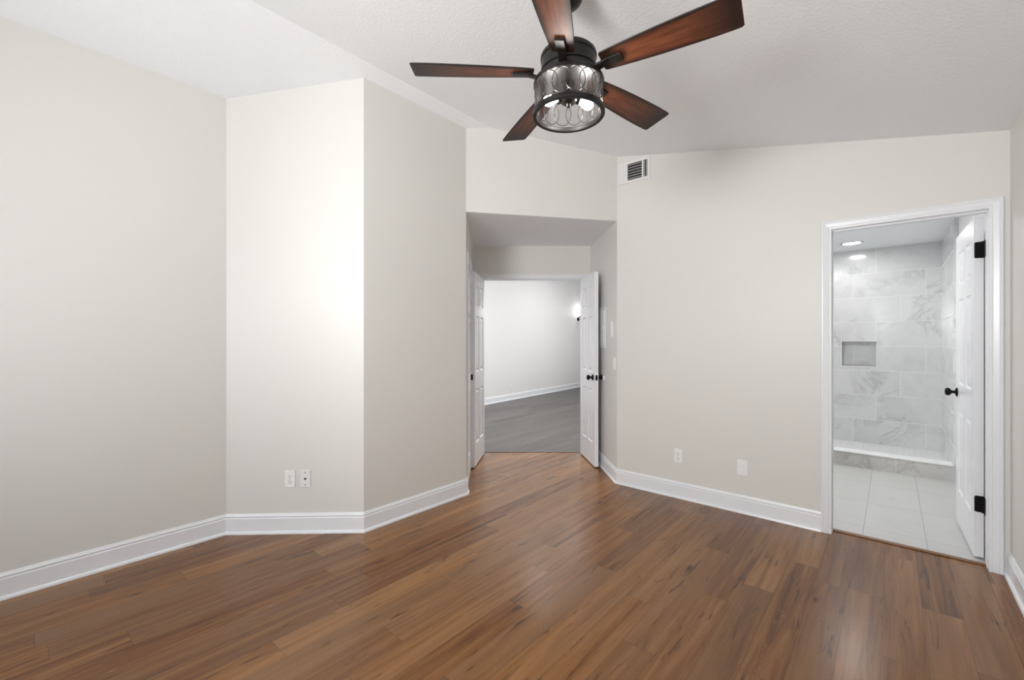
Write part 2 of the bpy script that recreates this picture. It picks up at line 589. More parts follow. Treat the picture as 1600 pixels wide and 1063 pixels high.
def baseboards(path, names, mat=None, prof=BASE_PROF):
    for i, nm in enumerate(names):
        a, b = path[i], path[i + 1]
        z = path[i - 1] if i > 0 else None
        c = path[i + 2] if i + 2 < len(path) else None
        bm = bmesh.new()
        A, B = [], []
        for d, h in prof:
            p = start_corner(z, a, b, d); q = offset_corner(a, b, c, d)
            A.append(bm.verts.new((p.x, p.y, h))); B.append(bm.verts.new((q.x, q.y, h)))
        n = len(prof)
        for k in range(n):
            l = (k + 1) % n
            bm.faces.new((A[k], A[l], B[l], B[k]))
        bm.faces.new(A); bm.faces.new(B)
        struct(nm, bm, mat or M_TRIM)


def lerp2(a, b, t): return (a[0] + (b[0] - a[0]) * t, a[1] + (b[1] - a[1]) * t)


CL0, CL1 = 0.075, 0.93      # closet casing on the alcove's left wall (fractions below are metres from P3)
nl = (Vector(NL) - Vector(P3)).length
closet_a = lerp2(P3, NL, CL0 / nl)
closet_b = lerp2(P3, NL, CL1 / nl)
baseboards([P0, P1, P2, P3, closet_a], ['baseboard_left', 'baseboard_corner', 'baseboard_bay', 'baseboard_return'])
baseboards([W(D1 + 0.066, 5.13), NR, P4, (DOOR_X0 - 0.058, FY)], ['baseboard_alcove_back', 'baseboard_alcove_right', 'baseboard_far'])
baseboards([(RX, FY), (RX, -1.10), P0], ['baseboard_right', 'baseboard_back'])

# ------------------------------------------------------------------ door casings and jambs
CAS_PROF = [(0.0, 0.0), (0.0, 0.010), (0.004, 0.012), (0.012, 0.0125), (0.015, 0.0105), (0.018, 0.0125), (0.030, 0.0145), (0.040, 0.0165), (0.044, 0.0145), (0.047, 0.0175),
            (0.054, 0.0175), (0.058, 0.014), (0.058, 0.0)]


def casing(name, origin, u, n, x0, x1, zt, mat, prof=CAS_PROF, label=None):
    """three mitred lengths round an opening; u along the wall, n into the room"""
    o, u, n = Vector(origin), Vector(u).normalized(), Vector(n).normalized()
    bm = bmesh.new()
    rows = []
    for w, d in prof:
        base = o + n * d
        pts = [base + u * (x0 - w), base + u * (x0 - w) + Vector((0, 0, zt + w)), base + u * (x1 + w) + Vector((0, 0, zt + w)), base + u * (x1 + w)]
        rows.append([bm.verts.new(p) for p in pts])
    m = len(rows)
    for i in range(m):
        j = (i + 1) % m
        for k in range(3):
            bm.faces.new((rows[i][k], rows[i][k + 1], rows[j][k + 1], rows[j][k]))
    bm.faces.new([r[0] for r in rows]); bm.faces.new([r[3] for r in rows])
    return struct(name, bm, mat, label=label)


def jamb(name, origin, u, n, x0, x1, zt, depth, mat, stop=None):
    """lining boards through the wall; n points away from the room; stop = (from, to) of the door stop"""
    o, u, n = Vector((*origin[:2], 0)), Vector((*u[:2], 0)).normalized(), Vector((*n[:2], 0)).normalized()
    M = Matrix(((u.x, n.x, 0, o.x), (u.y, n.y, 0, o.y), (0, 0, 1, 0), (0, 0, 0, 1)))
    bm = bmesh.new()
    t = 0.018
    box(bm, (x0 - t, 0, 0), (x0, depth, zt + t), M)
    box(bm, (x1, 0, 0), (x1 + t, depth, zt + t), M)
    box(bm, (x0, 0, zt), (x1, depth, zt + t), M)
    if stop:
        a, b = stop
        box(bm, (x0, a, 0), (x0 + 0.003, b, zt), M)
        box(bm, (x1 - 0.003, a, 0), (x1, b, zt), M)
        box(bm, (x0 + 0.003, a, zt - 0.010), (x1 - 0.003, b, zt), M)
    return struct(name, bm, mat)


casing('trim_1', (0, FY, 0), (1, 0, 0), (0, -1, 0), DOOR_X0, DOOR_X1, DOOR_TOP, M_TRIM)
jamb('trim_2', (0, FY), (1, 0), (0, 1), DOOR_X0 + 0.0, DOOR_X1 - 0.0, DOOR_TOP, 0.12, M_TRIM, stop=(0.035, 0.075))
casing('trim_3', (0, FY + 0.12, 0), (1, 0, 0), (0, 1, 0), DOOR_X0, DOOR_X1 + 0.008, DOOR_TOP, M_TRIM, prof=[(w * 0.6, d) for w, d in CAS_PROF])
ux, uy = W(1, 0)
nx, ny = W(0, 1)
ob = W(0, 5.13)
casing('trim_4', (ob[0], ob[1], 0), (ux, uy, 0), (-nx, -ny, 0), D0, D1, DT, M_TRIM)
jamb('trim_5', ob, (ux, uy), (nx, ny), D0, D1, DT, 0.11, M_TRIM, stop=(0.045, 0.08))
casing('trim_6', (ob[0] + nx * 0.11, ob[1] + ny * 0.11, 0), (ux, uy, 0), (nx, ny, 0), D0, D1, DT, M_TRIM)
du = (Vector(NL) - Vector(P3)).normalized()
dn = Vector((du.y, -du.x))
casing('trim_7', (P3[0], P3[1], 0), (du.x, du.y, 0), (dn.x, dn.y, 0), CL0 + 0.058, CL1 - 0.058, 2.05, M_TRIM)

# floor transitions
t8 = bmesh.new()
box(t8, (DOOR_X0, FY + 0.058, 0.0), (DOOR_X1, FY + 0.093, 0.008), bevel=0.003)
struct('trim_8', t8, M_STRIP)
t9 = bmesh.new()
MN = Matrix(((ux, nx, 0, 0), (uy, ny, 0, 0), (0, 0, 1, 0), (0, 0, 0, 1)))
box(t9, (D0, 5.165, 0.0), (D1, 5.20, 0.006), MN, bevel=0.002)
struct('trim_9', t9, M_GRIP)


# ------------------------------------------------------------------ panelled doors
def panel_door(Wd, H, T):
    """six-panel slab: x 0..Wd from the hinge, y 0..T, z 0..H"""
    bm = bmesh.new()
    st = 0.105 if Wd > 0.65 else 0.088
    mu = 0.085 if Wd > 0.65 else 0.068
    pw = (Wd - 2 * st - mu) / 2
    xs = [(st, st + pw), (st + pw + mu, Wd - st)]
    k = H / 2.03
    zs = [(0.235 * k, 0.80 * k), (0.985 * k, 1.575 * k), (1.680 * k, 1.905 * k)]
    xb = sorted({0, Wd, *[v for p in xs for v in p]})
    zb = sorted({0, H, *[v for p in zs for v in p]})
    for y, sg in ((0.0, 1), (T, -1)):
        V = {}
        def vt(x, z, dy):
            key = (round(x, 5), round(z, 5), round(dy, 5))
            if key not in V: V[key] = bm.verts.new((x, y + sg * dy, z))
            return V[key]
        for xa, xc in zip(xb, xb[1:]):
            for za, zc in zip(zb, zb[1:]):
                pan = any(abs(xa - p[0]) < 1e-6 for p in xs) and any(abs(za - p[0]) < 1e-6 for p in zs)
                if not pan:
                    bm.faces.new([vt(xa, za, 0), vt(xc, za, 0), vt(xc, zc, 0), vt(xa, zc, 0)])
                    continue
                rings = []
                for ins, dp in ((0, 0), (0.004, 0.005), (0.012, 0.009), (0.017, 0.0095), (0.036, 0.003), (0.040, 0.0025)):
                    rings.append([vt(xa + ins, za + ins, dp), vt(xc - ins, za + ins, dp), vt(xc - ins, zc - ins, dp), vt(xa + ins, zc - ins, dp)])
                for r, s in zip(rings, rings[1:]):
                    for i in range(4):
                        j = (i + 1) % 4
                        bm.faces.new((r[i], r[j], s[j], s[i]))
                bm.faces.new(rings[-1])
    bmesh.ops.remove_doubles(bm, verts=bm.verts[:], dist=1e-6)
    # close the four edges
    a = [(0, 0), (Wd, 0), (Wd, H), (0, H)]
    for (x0, z0), (x1, z1) in zip(a, a[1:] + a[:1]):
        q = [bm.verts.new(p) for p in ((x0, 0, z0), (x1, 0, z1), (x1, T, z1), (x0, T, z0))]
        bm.faces.new(q)
    bmesh.ops.remove_doubles(bm, verts=bm.verts[:], dist=1e-6)
    return bm


KNOB = [(0, 0), (0.032, 0), (0.0325, 0.004), (0.030, 0.007), (0.020, 0.010), (0.012, 0.014), (0.010, 0.022), (0.011, 0.030), (0.018, 0.034), (0.025, 0.040), (0.028, 0.048),
        (0.0275, 0.055), (0.022, 0.062), (0.012, 0.0655), (0, 0.066)]


def knob(parent, x, y, z, sign, name='door_knob', scale=1.0):
    bm = bmesh.new()
    R = Matrix.Translation((x, y, z)) @ Matrix.Rotation(-PI / 2 * sign, 4, 'X') @ Matrix.Scale(scale, 4)
    lathe(bm, KNOB, 28, R)
    o = obj(name, bm, M_BLACK, parent, smooth=True)
    return o


def rounded_plate(bm, w, h, t, r=0.006, mi=0, M=None):
    """rounded rectangle in xz, extruded 0..t along -y"""
    pts = []
    for cx, cz, a0 in ((w / 2 - r, h / 2 - r, 0), (-w / 2 + r, h / 2 - r, 90), (-w / 2 + r, -h / 2 + r, 180), (w / 2 - r, -h / 2 + r, 270)):
        for k in range(5):
            a = math.radians(a0 + 22.5 * k)
            pts.append((cx + r * math.cos(a), cz + r * math.sin(a)))
    a = [bm.verts.new((x, 0, z)) for x, z in pts]
    s = 1 - 0.0012 / max(w, 0.01)
    b = [bm.verts.new((x, -t * 0.7, z)) for x, z in pts]
    c = [bm.verts.new((x * (1 - 2 * t * 0.3 / w), -t, z * (1 - 2 * t * 0.3 / h))) for x, z in pts]
    n = len(pts)
    fs = [bm.faces.new(a), bm.faces.new(c)]
    for i in range(n):
        j = (i + 1) % n
        fs.append(bm.faces.new((a[i], a[j], b[j], b[i])))
        fs.append(bm.faces.new((b[i], b[j], c[j], c[i])))
    for f in fs: f.material_index = mi
    if M is not None:
        bmesh.ops.transform(bm, matrix=M, verts=a + b + c)


def leaf(name, origin, xdir, width, height, T, label, z0=0.012):
    xd = Vector((*xdir, 0)).normalized()
    bm = panel_door(width, height, T)
    o = obj(name, bm, M_DOOR)
    o.location = (origin[0], origin[1], z0)
    o.rotation_euler = (0, 0, math.atan2(xd.y, xd.x))
    tag(o, label, 'door', kind='structure')
    return o


# left leaf of the pair (fixed leaf with astragal, strike plate and flush bolts); y runs from the wall side to the opening
hl, fr = W(-0.363, 5.105), W(-0.424, 4.507)
d1 = leaf('door_1', hl, (fr[0] - hl[0], fr[1] - hl[1]), 0.60, 2.025, 0.040, 'white six panel left leaf of the open double doors, with black strike plate on its edge')
am = bmesh.new()
box(am, (0.588, -0.013, 0.055), (0.608, 0.0, 2.0), bevel=0.003)
box(am, (0.6005, -0.013, 0.055), (0.608, 0.014, 2.0), bevel=0.002)
obj('astragal', am, M_DOOR, d1)
sm = bmesh.new()
box(sm, (0.608, -0.012, 0.905), (0.611, 0.022, 0.965), bevel=0.001)
obj('strike_plate', sm, M_BLACK, d1)
for z in (0.042, 2.0):
    fb = bmesh.new()
    box(fb, (0.594, -0.012, z), (0.607, -0.001, z + 0.013))
    obj('flush_bolt', fb, M_BLACK, d1)

# right leaf of the pair, with knobs and latch
hr, fr = W(0.799, 5.105), W(0.857, 4.53)
d2 = leaf('door_2', hr, (fr[0] - hr[0], fr[1] - hr[1]), 0.58, 2.025, 0.040, 'white six panel right leaf of the open double doors, with black knobs')
knob(d2, 0.515, 0.0, 0.925, -1)
knob(d2, 0.515, 0.040, 0.925, 1)
lm = bmesh.new()
box(lm, (0.580, 0.008, 0.898), (0.582, 0.032, 0.952), bevel=0.0008)
box(lm, (0.582, 0.013, 0.917), (0.590, 0.027, 0.934), bevel=0.003)
obj('latch', lm, M_BLACK, d2)
for z in (0.20, 1.0, 1.78):
    hm = bmesh.new()
    lathe(hm, [(0, 0), (0.0065, 0), (0.0065, 0.09), (0, 0.09)], 12, Matrix.Translation((-0.002, 0.045, z)))
    obj('hinge', hm, M_BLACK, d2, smooth=True)

# bathroom door, swung in against the side wall
d3 = leaf('door_3', (0.4215, 3.862), (-0.020, 0.71), 0.71, 2.066, 0.042, 'white six panel door open into the tiled bathroom, black hinges and knob')
knob(d3, 0.650, 0.042, 0.94, 1)
knob(d3, 0.650, 0.0, 0.94, -1, scale=0.55)
for z in (0.322, 1.865):
    hm = bmesh.new()
    rounded_plate(hm, 0.040, 0.098, 0.0025, 0.008, M=Matrix.Translation((-0.0005, 0.020, z)) @ Matrix.Rotation(PI / 2, 4, 'Z') @ Matrix.Rotation(PI, 4, 'Z'))
    lathe(hm, [(0, -0.050), (0.006, -0.050), (0.0068, -0.047), (0.0068, 0.047), (0.006, 0.050), (0, 0.050)], 14, Matrix.Translation((-0.007, 0.005, z)))
    box(hm, (-0.088, -0.0008, z - 0.049), (-0.008, 0.0030, z + 0.049))
    obj('hinge', hm, M_BLACK, d3, smooth=True)

# closet door in the alcove's left wall, shut
cm = panel_door(CL1 - CL0 - 0.122, 2.03, 0.03)
d4 = obj('door_4', cm, M_DOOR)
oo = Vector(P3) + du * (CL0 + 0.061) + dn * 0.001
d4.location = (oo.x - dn.x * 0.027, oo.y - dn.y * 0.027, 0.012)
d4.rotation_euler = (0, 0, math.atan2(du.y, du.x))
d4.location = (oo.x + dn.x * 0.008, oo.y + dn.y * 0.008, 0.012)
tag(d4, 'white closet door in the alcove side wall behind the left leaf', 'door', kind='structure')

# floor stop behind the right leaf
fs = bmesh.new()
lathe(fs, [(0, 0), (0.020, 0), (0.020, 0.012), (0.015, 0.020), (0.012, 0.030), (0.006, 0.034), (0, 0.034)], 20)
o = obj('door_stop', fs, M_BLACK, smooth=True)
p = W(0.86, 4.94)
o.location = (p[0], p[1], 0)
tag(o, 'small black door stop on the floor behind the right leaf of the double doors', 'door stop')


# ------------------------------------------------------------------ things on the walls
def wall_frame(p, n, z):
    """matrix: local x along the wall (to the right as seen from the room), local -y into the room, local z up"""
    n = Vector((n[0], n[1], 0)).normalized()
    y = -n
    x = y.cross(Vector((0, 0, 1)))
    p = (p[0] + n.x * 0.0006, p[1] + n.y * 0.0006)      # just clear of the paint
    return Matrix(((x.x, y.x, 0, p[0]), (x.y, y.y, 0, p[1]), (0, 0, 1, z), (0, 0, 0, 1)))


def ray_wall(px, a, b):
    """where the sight line through picture column px meets the wall a-b (plan)"""
    k = (px - 800) / FPX
    d = Vector(W(k, 1.0))
    a, b = Vector(a), Vector(b)
    e = b - a
    den = d.x * e.y - d.y * e.x
    t = (a.x * e.y - a.y * e.x) / den
    return (d.x * t, d.y * t), t        # point, depth


def on_wall(px, py, a, b):
    p, t = ray_wall(px, a, b)
    e = (Vector(b) - Vector(a)).normalized()
    return p, (e.y, -e.x), EYE + (531.5 - py) / FPX * t


def outlet(px, py, a, b, label, group=None):
    p, n, z = on_wall(px, py, a, b)
    t = thing('electrical_outlet', label, 'outlet', (0, 0, 0), group=group)
    t.matrix_world = wall_frame(p, n, z)
    bm = bmesh.new(); rounded_plate(bm, 0.070, 0.116, 0.006, 0.004)
    obj('cover_plate', bm, M_PLASTIC, t)
    for s in (-1, 1):
        bm = bmesh.new()
        rounded_plate(bm, 0.034, 0.029, 0.0085, 0.011, M=Matrix.Translation((0, 0, s * 0.0195)))
        for x, hh in ((-0.0065, 0.010), (0.0065, 0.008)):
            box(bm, (x - 0.0013, -0.0092, s * 0.0195 + 0.003 - hh / 2 + 0.002), (x + 0.0013, -0.0083, s * 0.0195 + 0.003 + hh / 2 + 0.002), mi=1)
        box(bm, (-0.0028, -0.0092, s * 0.0195 - 0.0095), (0.0028, -0.0083, s * 0.0195 - 0.0045), mi=1)
        obj('socket', bm, [M_PLASTIC, M_SLOT], t)
    bm = bmesh.new()
    lathe(bm, [(0, -0.0068), (0.0028, -0.0066), (0.003, -0.0055)], 12, Matrix.Rotation(-PI / 2, 4, 'X') @ Matrix.Scale(-1, 4, (0, 0, 1)) if False else Matrix(((1, 0, 0, 0), (0, 0, 1, 0), (0, 1, 0, 0), (0, 0, 0, 1))))
    obj('screw', bm, M_STEEL, t)
    return t


outlet(453.5, 748.5, P1, P2, 'white duplex outlet low on the angled wall, left of the plate with three dots')
p, n, z = on_wall(477.5, 748.0, P1, P2)
t = thing('cable_outlet', 'grey white coax cable plate with three dark dots, right of a duplex outlet', 'cable outlet', (0, 0, 0))
t.matrix_world = wall_frame(p, n, z)
bm = bmesh.new(); rounded_plate(bm, 0.070, 0.116, 0.006, 0.004); obj('cover_plate', bm, M_PLATE, t)
YZ = Matrix(((1, 0, 0, 0), (0, 0, 1, 0), (0, 1, 0, 0), (0, 0, 0, 1)))
for dz in (-0.042, 0.042):
    bm = bmesh.new(); lathe(bm, [(0, -0.0078), (0.0035, -0.0075), (0.004, -0.0055)], 14, Matrix.Translation((0, 0, dz)) @ YZ)
    obj('screw', bm, M_SLOT, t)
bm = bmesh.new(); lathe(bm, [(0, -0.014), (0.0045, -0.014), (0.0048, -0.009), (0.0075, -0.009), (0.0075, -0.0055)], 12, YZ)
obj('connector', bm, M_SLOT, t)

outlet(1060, 712.5, P4, (RX, FY), 'white duplex outlet on the long wall between alcove and bathroom door')
p, n, z = on_wall(1160, 731, P4, (RX, FY))
t = thing('blank_plate', 'white blank cover plate low on the wall, left of the bathroom door', 'wall plate', (0, 0, 0))
t.matrix_world = wall_frame(p, n, z)
bm = bmesh.new(); rounded_plate(bm, 0.074, 0.118, 0.007, 0.004); obj('cover_plate', bm, M_PLASTIC, t)
bm = bmesh.new(); rounded_plate(bm, 0.034, 0.067, 0.0085, 0.002); obj('insert', bm, M_PLASTIC, t)

# air register high on the far wall
vx0, vx1, vz0, vz1 = -1.912, -1.602, 2.757, 2.957
t = thing('air_vent', 'white wall air register with dark louvres, high beside the alcove corner', 'air vent', (0, 0, 0))
t.matrix_world = wall_frame(((vx0 + vx1) / 2, FY), (0, -1), (vz0 + vz1) / 2)
w2, h2 = (vx1 - vx0) / 2, (vz1 - vz0) / 2
fw = 0.026
bm = bmesh.new()
outer = [(-w2, -h2), (w2, -h2), (w2, h2), (-w2, h2)]
rows = []
for ins, d in ((0, 0.0), (0.0, 0.003), (0.006, 0.008), (fw - 0.004, 0.009), (fw, 0.006), (fw, 0.0)):
    rows.append([bm.verts.new((x - math.copysign(ins, x), -d, zz - math.copysign(ins, zz))) for x, zz in outer])
for r, s in zip(rows, rows[1:]):
    for i in range(4):
        j = (i + 1) % 4
        bm.faces.new((r[i], r[j], s[j], s[i]))
for xm in (-w2 * 0.42, w2 * 0.56):
    box(bm, (xm - 0.007, -0.008, -h2 + fw), (xm + 0.007, -0.001, h2 - fw))
obj('frame', bm, M_VENT, t)
bm = bmesh.new(); box(bm, (-w2 + fw - 0.002, -0.0012, -h2 + fw - 0.002), (w2 - fw + 0.002, -0.0002, h2 - fw + 0.002)); obj('duct_opening', bm, M_DUCT, t)  # dark plate painted in place of the shade inside the duct
nlou = 6
for i in range(nlou):
    zc = -h2 + fw + (i + 0.5) * (2 * h2 - 2 * fw) / nlou
    bm = bmesh.new()
    box(bm, (-w2 * 0.42 + 0.007, -0.0062, -0.0006), (w2 * 0.56 - 0.007, 0.0062, 0.0006), Matrix.Translation((0, -0.0062, zc)) @ Matrix.Rotation(math.radians(38), 4, 'X'))
    obj('louver', bm, M_VENT, t)
for i in range(3):
    xc = -w2 + fw + (i + 0.5) * (w2 * 0.58 - fw - 0.007) / 3
    bm = bmesh.new(); box(bm, (-0.009, -0.0006, -h2 + fw), (0.009, 0.0006, h2 - fw), Matrix.Translation((xc, -0.007, 0)) @ Matrix.Rotation(math.radians(20), 4, 'Z')); obj('louver', bm, M_VENT, t)
for i in range(2):
    xc = w2 * 0.56 + 0.007 + (i + 0.5) * (w2 * 0.44 - fw - 0.007) / 2
    bm = bmesh.new(); box(bm, (-0.006, -0.0006, -h2 + fw), (0.006, 0.0006, h2 - fw), Matrix.Translation((xc, -0.0062, 0)) @ Matrix.Rotation(math.radians(-48), 4, 'Z')); obj('louver', bm, M_VENT, t)

# electric panel, thermostat and switch on the alcove's right wall
p0, n, zt = on_wall(947, 479, NR, P4)
_, _, zb = on_wall(947, 545, NR, P4)
e = (Vector(P4) - Vector(NR)).normalized()
pw_, ph_ = 0.36, zt - zb
pc = Vector(p0) - e * (pw_ / 2)
t = thing('breaker_panel', 'white metal breaker panel on the alcove wall behind the right leaf', 'electrical panel', (0, 0, 0))
t.matrix_world = wall_frame(pc, n, (zt + zb) / 2)
bm = bmesh.new(); box(bm, (-pw_ / 2, -0.010, -ph_ / 2), (pw_ / 2, 0, ph_ / 2), bevel=0.003)
obj('cover', bm, M_VENT, t)
bm = bmesh.new(); box(bm, (-pw_ / 2 + 0.03, -0.017, -ph_ / 2 + 0.035), (pw_ / 2 - 0.03, -0.0095, ph_ / 2 - 0.035), bevel=0.003)
pd = obj('panel_door', bm, M_VENT, t)
bm = bmesh.new(); box(bm, (pw_ / 2 - 0.062, -0.022, -0.02), (pw_ / 2 - 0.047, -0.0165, 0.02), bevel=0.002)
obj('panel_latch', bm, M_VENT, pd)

p, n, z = on_wall(957, 514.5, NR, P4)
t = thing('thermostat', 'tall slim white thermostat on the alcove wall, above the light switch', 'thermostat', (0, 0, 0))
t.matrix_world = wall_frame(p, n, z)
bm = bmesh.new(); box(bm, (-0.030, -0.005, -0.078), (0.030, 0, 0.078), bevel=0.002); obj('base_plate', bm, M_PLASTIC, t)
bm = bmesh.new(); box(bm, (-0.026, -0.019, -0.073), (0.026, -0.0045, 0.073), bevel=0.004); obj('housing', bm, M_VENT, t)

p, n, z = on_wall(960.5, 568.5, NR, P4)
t = thing('light_switch', 'white rocker light switch at the alcove corner, below the thermostat', 'light switch', (0, 0, 0))
t.matrix_world = wall_frame(p, n, z)
bm = bmesh.new(); rounded_plate(bm, 0.070, 0.116, 0.006, 0.004); obj('cover_plate', bm, M_PLASTIC, t)
bm = bmesh.new(); box(bm, (-0.016, -0.0095, -0.033), (0.016, -0.0055, 0.033), Matrix.Rotation(math.radians(2.5), 4, 'X'), bevel=0.0015); obj('rocker', bm, M_PLASTIC, t)

p, n, z = on_wall(944, 591, NR, P4)
bm = bmesh.new()
lathe(bm, [(0, -0.012), (0.020, -0.012), (0.026, -0.008), (0.028, 0.0), (0, 0.0)], 24, YZ)
o = obj('wall_bumper', bm, M_PLASTIC, smooth=True)
o.matrix_world = wall_frame(p, n, z)
tag(o, 'round white door bumper on the alcove wall behind the right leaf knob', 'door bumper')

# ------------------------------------------------------------------ ceiling fan
FX, FYY = W(0.241, 1.862)
CZ = ceil_z(FX)
fan = thing('ceiling_fan', 'dark bronze five blade ceiling fan with wooden blades and a clear glass drum light', 'ceiling fan', (FX, FYY, CZ))
Z = lambda z: z - CZ
slope = math.atan(0.213)
bm = bmesh.new()
lathe(bm, [(0, 0.012), (0.072, 0.012), (0.072, -0.012), (0.070, -0.030), (0.062, -0.055), (0.045, -0.074), (0.022, -0.084), (0, -0.085)], 36, Matrix.Rotation(slope, 4, 'Y') @ Matrix.Translation((0, 0, -0.0125)))
obj('canopy', bm, M_BRONZE, fan, smooth=True)
bm = bmesh.new()
lathe(bm, [(0, Z(2.78)), (0.0125, Z(2.78)), (0.0125, Z(2.58)), (0, Z(2.58))], 20)
obj('downrod', bm, M_BRONZE, fan, smooth=True)
bm = bmesh.new()
lathe(bm, [(0, Z(2.615)), (0.022, Z(2.615)), (0.026, Z(2.590)), (0.030, Z(2.575)), (0.070, Z(2.566)), (0.108, Z(2.552)), (0.117, Z(2.542)), (0.119, Z(2.534)), (0.119, Z(2.526)), (0.1155, Z(2.523)),
           (0.1155, Z(2.484)), (0.118, Z(2.481)), (0.118, Z(2.474)), (0.113, Z(2.471)), (0.113, Z(2.452)), (0.100, Z(2.448)), (0.100, Z(2.438)), (0, Z(2.438))], 56)
obj('motor_housing', bm, M_BRONZE, fan, smooth=True)
bm = bmesh.new()
lathe(bm, [(0, Z(2.440)), (0.112, Z(2.440)), (0.132, Z(2.436)), (0.147, Z(2.430)), (0.149, Z(2.424)), (0.149, Z(2.414)), (0.1445, Z(2.413)), (0.1445, Z(2.424)), (0, Z(2.426))], 56)
obj('light_pan', bm, M_BRONZE, fan, smooth=True)

# glass drum with overlapping raised circles
RG = 0.1425
bm = bmesh.new()
lathe(bm, [(RG, Z(2.424)), (RG, Z(2.303)), (RG - 0.004, Z(2.303)), (RG - 0.004, Z(2.424))], 72)
nc = 16
for i in range(nc):
    a0 = 2 * PI * i / nc
    pts = []
    for k in range(32):
        b = 2 * PI * k / 32
        a = a0 + 0.040 * math.cos(b) / RG
        pts.append(((RG + 0.0006) * math.cos(a), (RG + 0.0006) * math.sin(a), Z(2.364) + 0.050 * math.sin(b)))
    tube(bm, pts, 0.0017, 6, mi=1, closed=True)
obj('glass_shade', bm, [M_GLASS, M_ETCH], fan, smooth=True)
bm = bmesh.new()
lathe(bm, [(0.137, Z(2.304)), (0.150, Z(2.306)), (0.1525, Z(2.302)), (0.1525, Z(2.287)), (0.150, Z(2.284)), (0.137, Z(2.285)), (0.1355, Z(2.288)), (0.1355, Z(2.302)), (0.137, Z(2.304))], 72)
obj('shade_ring', bm, M_BRONZE, fan, smooth=True)
bm = bmesh.new()
lathe(bm, [(0, Z(2.428)), (0.030, Z(2.428)), (0.030, Z(2.392)), (0.036, Z(2.386)), (0.036, Z(2.348)), (0.028, Z(2.340)), (0.010, Z(2.336)), (0.008, Z(2.324)), (0, Z(2.322))], 28)
obj('lamp_cluster', bm, M_BRONZE, fan, smooth=True)
for ang in (190, 10):
    a = math.radians(ang) + TH
    M = Matrix.Translation((0, 0, Z(2.366))) @ Matrix.Rotation(a, 4, 'Z') @ Matrix.Rotation(PI / 2 + math.radians(15), 4, 'Y') @ Matrix.Scale(0.9, 4)
    bm = bmesh.new()
    lathe(bm, [(0, 0.028), (0.0165, 0.028), (0.0165, 0.054), (0.013, 0.058), (0, 0.058)], 20, M)
    so = obj('bulb_socket', bm, M_BRONZE, fan, smooth=True)
    bm = bmesh.new()
    lathe(bm, [(0.0, 0.056), (0.012, 0.057), (0.014, 0.066), (0.021, 0.080), (0.0245, 0.094), (0.0235, 0.108), (0.016, 0.120), (0.007, 0.125), (0, 0.126)], 24, M)
    obj('light_bulb', bm, M_BULB, so, smooth=True)


def blade_mesh():
    bm = bmesh.new()
    # outline: half-width along the radius
    st = [(0.150, 0.040), (0.156, 0.047), (0.20, 0.052), (0.28, 0.059), (0.38, 0.0655), (0.48, 0.070), (0.57, 0.0725), (0.63, 0.0725), (0.652, 0.0715), (0.660, 0.066)]
    T = 0.0055
    rows = []
    for x, w in st:
        row = []
        for z in (-T / 2, T / 2):
            for f in (-1, -0.97, -0.5, 0, 0.5, 0.97, 1):
                zz = z * (0.35 if abs(f) == 1 else 1)
                row.append(bm.verts.new((x, f * w, zz)))
        rows.append(row)
    for a, b in zip(rows, rows[1:]):
        for i in range(6):
            bm.faces.new((a[i], a[i + 1], b[i + 1], b[i]))
            bm.faces.new((a[7 + i], b[7 + i], b[8 + i], a[8 + i]))
        bm.faces.new((a[0], b[0], b[7], a[7]))
        bm.faces.new((a[6], a[13], b[13], b[6]))
    for r in (rows[0], rows[-1]):
        for i in range(6):
            bm.faces.new((r[i], r[i + 1], r[8 + i], r[7 + i]))
    return bm


def arm_mesh():
    bm = bmesh.new()
    # flat iron: hub lug, rising neck, plate under the blade root
    path = [(0.090, -0.024, 0.016, 0.010), (0.122, -0.022, 0.0175, 0.010), (0.150, -0.014, 0.016, 0.010), (0.170, -0.0085, 0.019, 0.010), (0.236, -0.0085, 0.020, 0.010)]
    rows = []
    for x, z, w, t in path:
        rows.append([bm.verts.new((x, -w, z - t / 2)), bm.verts.new((x, w, z - t / 2)), bm.verts.new((x, w, z + t / 2)), bm.verts.new((x, -w, z + t / 2))])
    for a, b in zip(rows, rows[1:]):
        for i in range(4):
            j = (i + 1) % 4
            bm.faces.new((a[i], a[j], b[j], b[i]))
    bm.faces.new(rows[0]); bm.faces.new(rows[-1])
    bmesh.ops.bevel(bm, geom=[e for e in bm.edges], offset=0.0015, segments=1, affect='EDGES')
    return bm


blade0 = obj('blade', blade_mesh(), M_BLADE, fan, smooth=True)
arm0 = obj('blade_arm', arm_mesh(), M_BRONZE, blade0)
for k in range(5):
    if k == 0:
        b_, a_ = blade0, arm0
    else:
        b_ = blade0.copy(); C.objects.link(b_); b_.parent = fan
        a_ = arm0.copy(); C.objects.link(a_); a_.parent = b_
    ang = math.radians(182.55 - 72 * k) + TH
    b_.matrix_local = Matrix.Translation((0, 0, Z(2.466))) @ Matrix.Rotation(ang, 4, 'Z') @ Matrix.Rotation(math.radians(-13), 4, 'X')

